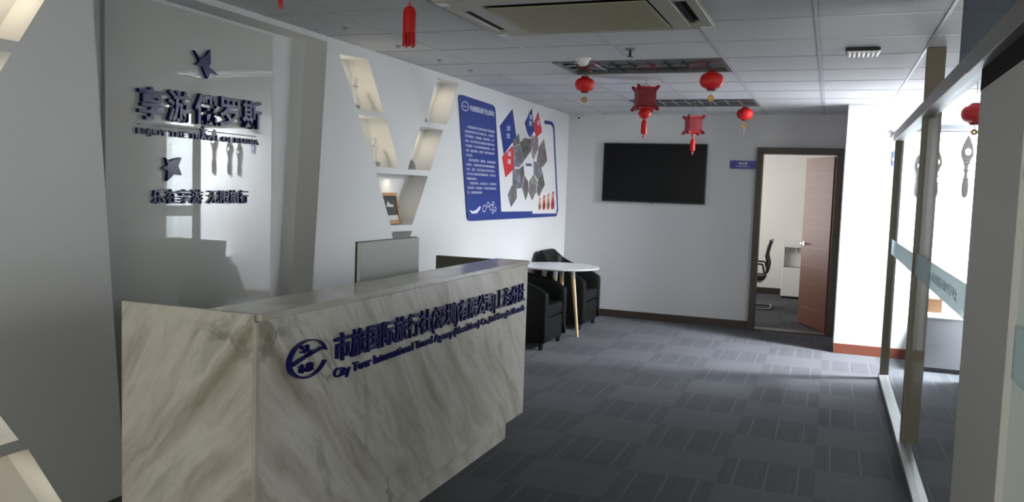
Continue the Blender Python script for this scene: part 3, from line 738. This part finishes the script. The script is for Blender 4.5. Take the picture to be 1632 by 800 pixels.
# ------------------------------------------------------------------ lanterns
def cord(b, x, y, z0, z1, r=.0018): b.tube((x, y, z0), (x, y, z1), r, n=6)
def round_lantern(x, y, z, label, w=.165, coin=True, tail=.1):
    g = thing('paper_lantern', (x, y, z), label, 'lantern', 'round red lanterns')
    r = w / 2; h = r * .72
    prof = [(r * .42, -h), (r * .46, -h * .93)] + [(r * (.46 + .53 * math.cos(a) ** .9), h * .86 * math.sin(a)) for a in [(-.46 + .0767 * k) * PI for k in range(13)]] + [(r * .46, h * .93), (r * .42, h)]
    MB().lathe((x, y, z), prof, 48, 16, .03).build('shade', M_red, g)
    MB().lathe((x, y, z + h + .0005), [(r * .40, 0), (r * .34, .010)], 20).build('collar', M_redsilk, g)
    MB().lathe((x, y, z - h - .0105), [(r * .34, 0), (r * .40, .010)], 20).build('collar', M_redsilk, g)
    b = MB(); cord(b, x, y, z + h + .008, CE - .004); b.build('hanging_cord', M_pink, g)
    zc = z - h - .065
    b = MB(); cord(b, x, y, zc + .020, z - h - .008); cord(b, x, y, zc - .02 - tail, zc - .020, .0014); b.build('tail_cord', M_cord, g)
    cb = MB(); n = 20
    for k in range(n):
        a0, a1 = 2 * PI * k / n, 2 * PI * (k + 1) / n
        cb.prism([(x + .024 * math.cos(a0), y - .004, zc + .024 * math.sin(a0)), (x + .024 * math.cos(a1), y - .004, zc + .024 * math.sin(a1)), (x + .007 * math.cos(a1), y - .004, zc + .007 * math.sin(a1)), (x + .007 * math.cos(a0), y - .004, zc + .007 * math.sin(a0))], (0, .008, 0))
    cb.build('coin_pendant', M_gold, g)
    return g
round_lantern(-1.934, 6.60, 2.418, 'round red paper lantern with coin pendant, leftmost of the hanging round ones', .158)
round_lantern(-.871, 6.27, 2.390, 'round red paper lantern with coin pendant over the right end of the nearer louvre light', .172)
round_lantern(-.885, 8.93, 2.402, 'round red paper lantern with coin pendant, farthest back, above the blue door plate', .165)
round_lantern(.985, 7.2, 2.235, 'round red lantern hanging behind the glass partition', .20)
def square_lantern(x, y, z, w, h, label, ball, knot):
    g = thing('square_lantern', (x, y, z), label, 'lantern', 'square red tasselled lanterns')
    rot = math.radians(28); s = w / 2 / (math.cos(rot) + math.sin(rot)) * 1.0
    def P(a, b_, c): return (x + a * math.cos(rot) - b_ * math.sin(rot), y + a * math.sin(rot) + b_ * math.cos(rot), z + c)
    b = MB(); prof = [(1.0, -.5), (.94, -.38), (.92, 0), (.94, .38), (1.0, .5)]
    vs = []; 
    for k, zz in prof:
        for a, c in ((-1, -1), (0, -1.04), (1, -1), (1.04, 0), (1, 1), (0, 1.04), (-1, 1), (-1.04, 0)): vs.append(P(a * s * k * 1.0, c * s * k * 1.0, zz * h * .92))
    fs = [(k * 8 + i, k * 8 + (i + 1) % 8, (k + 1) * 8 + (i + 1) % 8, (k + 1) * 8 + i) for k in range(4) for i in range(8)] + [tuple(range(8))[::-1], tuple(range(32, 40))]
    b.add(vs, fs); b.build('shade', M_redsilk, g, bevel=.004)
    for a in (-1, 1):
        for c in (-1, 1):
            for zz in (-1, 1):
                b = MB(); b.tube(P(a * s * .85, c * s * .85, zz * h * .40), P(a * s * 1.14, c * s * 1.14, zz * h * .53), .020, .012, 8); b.build('corner_horn', M_redsilk, g)
    b = MB(); 
    for zz in (-.46, .46):
        ps = [P(a * s, c * s, zz * h) for a, c in ((-1, -1), (1, -1), (1, 1), (-1, 1), (-1, -1))]; b.path(ps, .006, 6)
    b.build('rim', M_red, g)
    b = MB(); zt = z + h * .46
    b.path([P(-s * .8, 0, h * .46), (x, y, zt + .035), P(s * .8, 0, h * .46)], .003, 6); cord(b, x, y, zt + .03, CE - .004, .002)
    b.build('hanging_cord', M_conc, g)
    zz = z - h * .46
    if ball:
        MB().lathe((x, y, zz - .045), [(.018, -.040), (.040, -.025), (.056, 0), (.040, .030), (.02, .044)], 30, 10, .03).build('lower_lantern', M_red, g); zz -= .088
    if knot:
        b = MB(); cord(b, x, y, zz - .06, zz, .003); b.lathe((x, y, zz - .03), [(.008, -.018), (.018, -.008), (.018, .008), (.008, .018)], 12); b.build('knot', M_pink, g); zz -= .055
    b = MB(); L = .125
    b.lathe((x, y, zz - L), [(.022, 0), (.024, .02), (.022, L * .8), (.014, L * .93), (.006, L)], 20, 10, .08); b.build('tassel', M_red, g)
    b = MB(); cord(b, x, y, zz - L - .045, zz - L + .002, .002); b.lathe((x, y, zz - L - .02), [(.006, -.012), (.012, 0), (.006, .012)], 10); b.build('tail_bead', M_pink, g)
square_lantern(-1.503, 6.94, 2.341, .215, .185, 'larger dark red square lantern with a ball and tassel, in front of the television', True, False)
square_lantern(-1.32, 8.39, 2.241, .20, .165, 'smaller dark red square lantern with a thin tassel, before the right end of the television', False, True)
def tassel(x, y, zt, zb, r, label):
    g = thing('hanging_tassel', (x, y, zt), label, 'ornament', 'red tassels hanging from the ceiling')
    b = MB(); L = zt - zb; b.lathe((x, y, zb + L * .35), [(r, 0), (r, L * .50), (r * .8, L * .60), (r * .35, L * .65)], 24); b.build('head', M_red, g)
    b = MB()
    for k in range(10):
        a = 2 * PI * k / 10; b.tube((x + r * .85 * math.cos(a), y + r * .85 * math.sin(a), zb + (.008 if k % 2 else 0)), (x + r * .85 * math.cos(a), y + r * .85 * math.sin(a), zb + L * .36), r * .16, n=6)
    b.build('fringe', M_red, g)
    b = MB(); cord(b, x, y, zt - L * .01, CE - .004, .0025); b.lathe((x, y, zt + .012), [(.004, -.008), (.009, 0), (.004, .008)], 10); b.build('hanging_cord', M_pink, g)
tassel(-1.943, 3.6, 2.406, 2.213, .031, 'red fringed ornament hanging left of the air conditioner')
tassel(-2.166, 2.9, 2.33, 2.252, .009, 'tiny thin red tassel end at the upper edge, above the recess')

# ------------------------------------------------------------------ glass partition
gp = thing('glass_partition', (.51, 5.7, 0), 'floor-standing aluminium framed glass partition with a frosted band along the right', 'partition')
MB().box(.485, .555, 7.86, 7.93, .041, 2.069).build('post', M_post, gp, bevel=.003)
MB().box(.495, .60, 5.70, 5.76, .041, CE - .005).build('post', M_post, gp, bevel=.003)
MB().box(.475, .55, 3.64, 7.93, 0, .04).build('bottom_rail', M_prail, gp, bevel=.003)
MB().box(.47, .555, 3.75, 7.93, 2.07, 2.145).build('top_rail', M_prail, gp, bevel=.003)
MB().box(.512, .524, 5.761, 7.859, .041, 2.069).build('glass_panel', M_glass, gp)
MB().box(.512, .524, 3.641, 5.699, .041, 2.069).build('glass_panel', M_glass, gp)
MB().box(.512, .524, -1.0, 4.35, 2.146, CE - .005).build('header_panel', M_dglass, gp)
b = MB(); b.box(.5085, .5115, 5.761, 7.859, 1.10, 1.225); bd = b.build('frosted_band', M_frost, gp)
bd = MB().box(.5085, .5115, 3.641, 5.699, 1.10, 1.24).build('frosted_band', M_frost, gp)
text_mesh('band_lettering', '市旅国际旅行社', (.508, 4.95, 1.145), (0, -1, 0), UP, 1.1, .05, .0005, M_film_text, bd, .01)
hb = MB().box(.47, .60, -1.6, 3.745, 2.065, 2.145).build('header_beam', M_prail, gp, bevel=.003)
struct('wall_partition', MB().box(.51, .60, 2.80, 3.64, 0, 2.064), wall_mat('grey_wall_paint', (.55, .55, .53)))
MB().box(.5085, .5098, 1.70, 3.64, 1.985, 2.0645).build('painted_gap_shade', M_gap, gp)  # black strip painted in for the shade under the header beam
# nearer glass door
gd = thing('glass_door', (.51, 2.2, 0), 'clear glass door with a frosted band, nearest on the right', 'door')
MB().box(.53, .542, 1.75, 2.795, .012, 2.055).build('glass_leaf', M_glass, gd)
bd2 = MB().box(.527, .5295, 1.75, 2.795, 1.04, 1.20).build('frosted_band', M_frost, gd)
MB().box(.526, .5268, 2.40, 2.60, 1.045, 1.12).build('red_print', M_red_film, bd2)
b = MB(); b.tube((.525, 2.66, 1.65), (.50, 2.66, 1.65), .008); b.box(.515, .5299, 2.62, 2.78, 1.635, 1.668); b.build('patch_fitting', M_conc, gd)
MB().box(.50, .57, 1.70, 2.799, 0, .010).build('bottom_rail', M_prail, gd)
# behind the glass
lp = thing('added_light_panel', (1.62, 8.38, CE), 'unseen square ceiling lamp added to brighten the floor beyond the glass partition', 'ceiling light')  # lamp body added above the unseen corridor light
MB().box(1.36, 1.88, 8.20, 8.56, 2.47, CE - .0045).build('housing', M_whiteplastic, lp, bevel=.003)
MB().box(1.39, 1.85, 8.23, 8.53, 2.4675, 2.4698).build('diffuser', mat('added_lamp_diffuser', (.9, .9, .9), .5), lp)
cb = thing('low_cabinet', (1.08, 8.6, 0), 'low grey cabinet with a white top behind the glass partition', 'cabinet')
MB().box(.86, 1.36, 8.42, 8.93, .04, .50).build('body', M_grey, cb, bevel=.004)
MB().box(.85, 1.37, 8.40, 8.94, .501, .53).build('top', M_whiteplastic, cb, bevel=.004)
MB().box(.88, 1.34, 8.45, 8.90, 0, .04).build('plinth', M_black, cb)
bx = thing('cardboard_box', (.97, 8.7, .53), 'small brown box on the low cabinet behind the glass', 'box')
MB().box(.885, 1.02, 8.58, 8.78, .5315, .66).build('body', mat('brown_cardboard', (.10, .055, .03), .8, spec=.1), bx, bevel=.003)
MB().box(.885, 1.02, 8.665, 8.695, .6602, .661).build('tape', mat('tan_tape', (.2, .13, .07), .6), bx)
wb = thing('wall_rail', (1.1, 8.96, 2.28), 'dark grey horizontal rail high on the white wall behind the glass', 'rail')
MB().box(.70, 1.5, 8.925, 8.969, 2.235, 2.30).build('rail_body', mat('mid_grey_rail', (.035, .035, .038), .8, spec=0), wb, bevel=.004)
MB().box(.70, 1.5, 8.918, 8.9245, 2.245, 2.25).build('trim_line', M_lvframe, wb)
def ornament(x, zt, zb, k, label):
    g = thing('carved_ornament', (x, 8.95, (zt + zb) / 2), label, 'ornament', 'carved wooden wall ornaments behind the glass')
    L = zt - zb; w = .05 * k
    up = [(0, 1.0), (.35, .93), (.75, .84), (1.0, .74), (.95, .66), (.6, .60), (.28, .52), (.2, .42), (.22, .34), (.38, .28), (.5, .2), (.5, .1), (.35, .02), (.1, 0)]
    right = [(a * w, c) for a, c in up]; left = [(-a * w, c) for a, c in up[::-1]]
    MB().prism([(x + a, 8.945, zb + c * L) for a, c in right + left[:-1]], (0, .024, 0)).build('carved_body', M_carved, g, bevel=.002)
    n = 16; MB().prism([(x + .5 * w * math.cos(2 * PI * i / n), 8.938, zb + .73 * L + .6 * w * math.sin(2 * PI * i / n)) for i in range(n)], (0, .006, 0)).build('pale_medallion', M_whiteplastic, g)
    b = MB()
    for zz in (.60, .55, .44, .30): b.tube((x - .55 * w, 8.95, zb + zz * L), (x + .55 * w, 8.95, zb + zz * L), .008, n=8)
    b.build('carved_scroll', M_carved, g)
ornament(1.185, 2.206, 1.612, 1.0, 'largest dark carved ornament on the wall behind the glass, rightmost of the three')
ornament(.932, 2.072, 1.603, .8, 'middle carved ornament on the wall behind the glass, just right of the bronze post')
ornament(.775, 2.02, 1.60, .6, 'faint glass reflection of the carving built as a small solid, just left of the bronze post')  # solid stand-in for a reflection in the glass
ps = thing('pillar_sign', (.54, 8.96, 1.98), 'small blue sign plate on the white pillar beside the first partition post', 'sign')
MB().box(.535, .585, 8.957, 8.969, 1.90, 2.045).build('plate', mat('sky_blue_plate', (.04, .08, .45), .4), ps, bevel=.002)
MB().box(.535, .575, 8.9555, 8.9568, 1.95, 1.975).build('white_line', M_print, ps)
pc = thing('pillar_bracket', (.54, 8.96, 2.2), 'small grey wall bracket fitting above the blue sign on the pillar', 'fitting')  # plain grey bracket, holds no lamp
MB().box(.51, .59, 8.90, 8.969, 2.225, 2.25).build('upper_arm', M_conc, pc); MB().box(.52, .59, 8.91, 8.969, 2.175, 2.198).build('lower_arm', M_conc, pc); MB().box(.53, .58, 8.95, 8.969, 2.1985, 2.2245).build('back_plate', M_conc, pc)

# ------------------------------------------------------------------ in the office beyond the door
wdp = thing('water_dispenser', (-.49, 13.6, 0), 'white floor-standing water dispenser seen through the open door', 'water dispenser')
MB().box(-.655, -.325, 13.45, 13.78, .03, .48).build('lower_cabinet', M_whiteplastic, wdp, bevel=.01)
b = MB(); b.box(-.655, -.325, 13.57, 13.78, .481, .86); b.box(-.655, -.625, 13.45, 13.57, .481, .86); b.box(-.355, -.325, 13.45, 13.57, .481, .86); b.box(-.625, -.355, 13.45, 13.57, .79, .86)
b.build('upper_body', M_whiteplastic, wdp, bevel=.006)
for dx in (-.06, .06): MB().tube((-.49 + dx, 13.51, .71), (-.49 + dx, 13.51, .785), .014).build('tap', M_conc, wdp)
MB().box(-.62, -.36, 13.46, 13.565, .482, .492).build('drip_tray', M_conc, wdp)
b = MB()
for dx in (-.13, .13):
    for yy in (13.5, 13.73): b.lathe((-.49 + dx, yy, 0), [(.018, 0), (.018, .029)], 10)
b.build('foot', M_black, wdp)
oc = thing('office_chair', (-.98, 12.1, 0), 'black mesh cantilever office chair partly hidden by the door frame', 'office chair')
def sh(pts): return pts
b = MB()
prof = [(-.80, .47), (-.775, .52), (-.76, .62), (-.79, .75), (-.765, .88), (-.735, .955)]
for a, c in zip(prof, prof[1:]):
    b.prism([(a[0], 11.87, a[1]), (c[0], 11.87, c[1]), (c[0] - .018, 11.87, c[1]), (a[0] - .018, 11.87, a[1])], (0, .45, 0))
b.build('backrest', M_mesh, oc)
b = MB(); b.tube((-.745, 11.87, .95), (-.745, 12.32, .95), .018)
for yy in (11.865, 12.325): b.path([(a, yy, c) for a, c in prof], .012)
b.build('back_frame', M_black, oc)
MB().box(-1.25, -.80, 11.86, 12.33, .40, .47).build('seat', M_mesh, oc, bevel=.02)
b = MB()
for yy in (11.85, 12.34): b.path([(-.84, yy, .39), (-1.22, yy, .39), (-1.27, yy, .34), (-1.25, yy, .03), (-1.20, yy, .014), (-.74, yy, .014), (-.71, yy + (.03 if yy < 12 else -.03), .014)], .013)
b.tube((-.71, 11.88, .014), (-.71, 12.31, .014), .013); b.tube((-.84, 11.85, .39), (-.84, 12.34, .39), .012)
b.build('cantilever_frame', M_conc, oc)
for yy in (11.83, 12.34): 
    b = MB(); b.path([(-.80, yy + .01, .50), (-.83, yy + .01, .63), (-1.1, yy + .01, .64), (-1.15, yy + .01, .60), (-1.17, yy + .01, .41)], .013); b.build('armrest', M_black, oc)
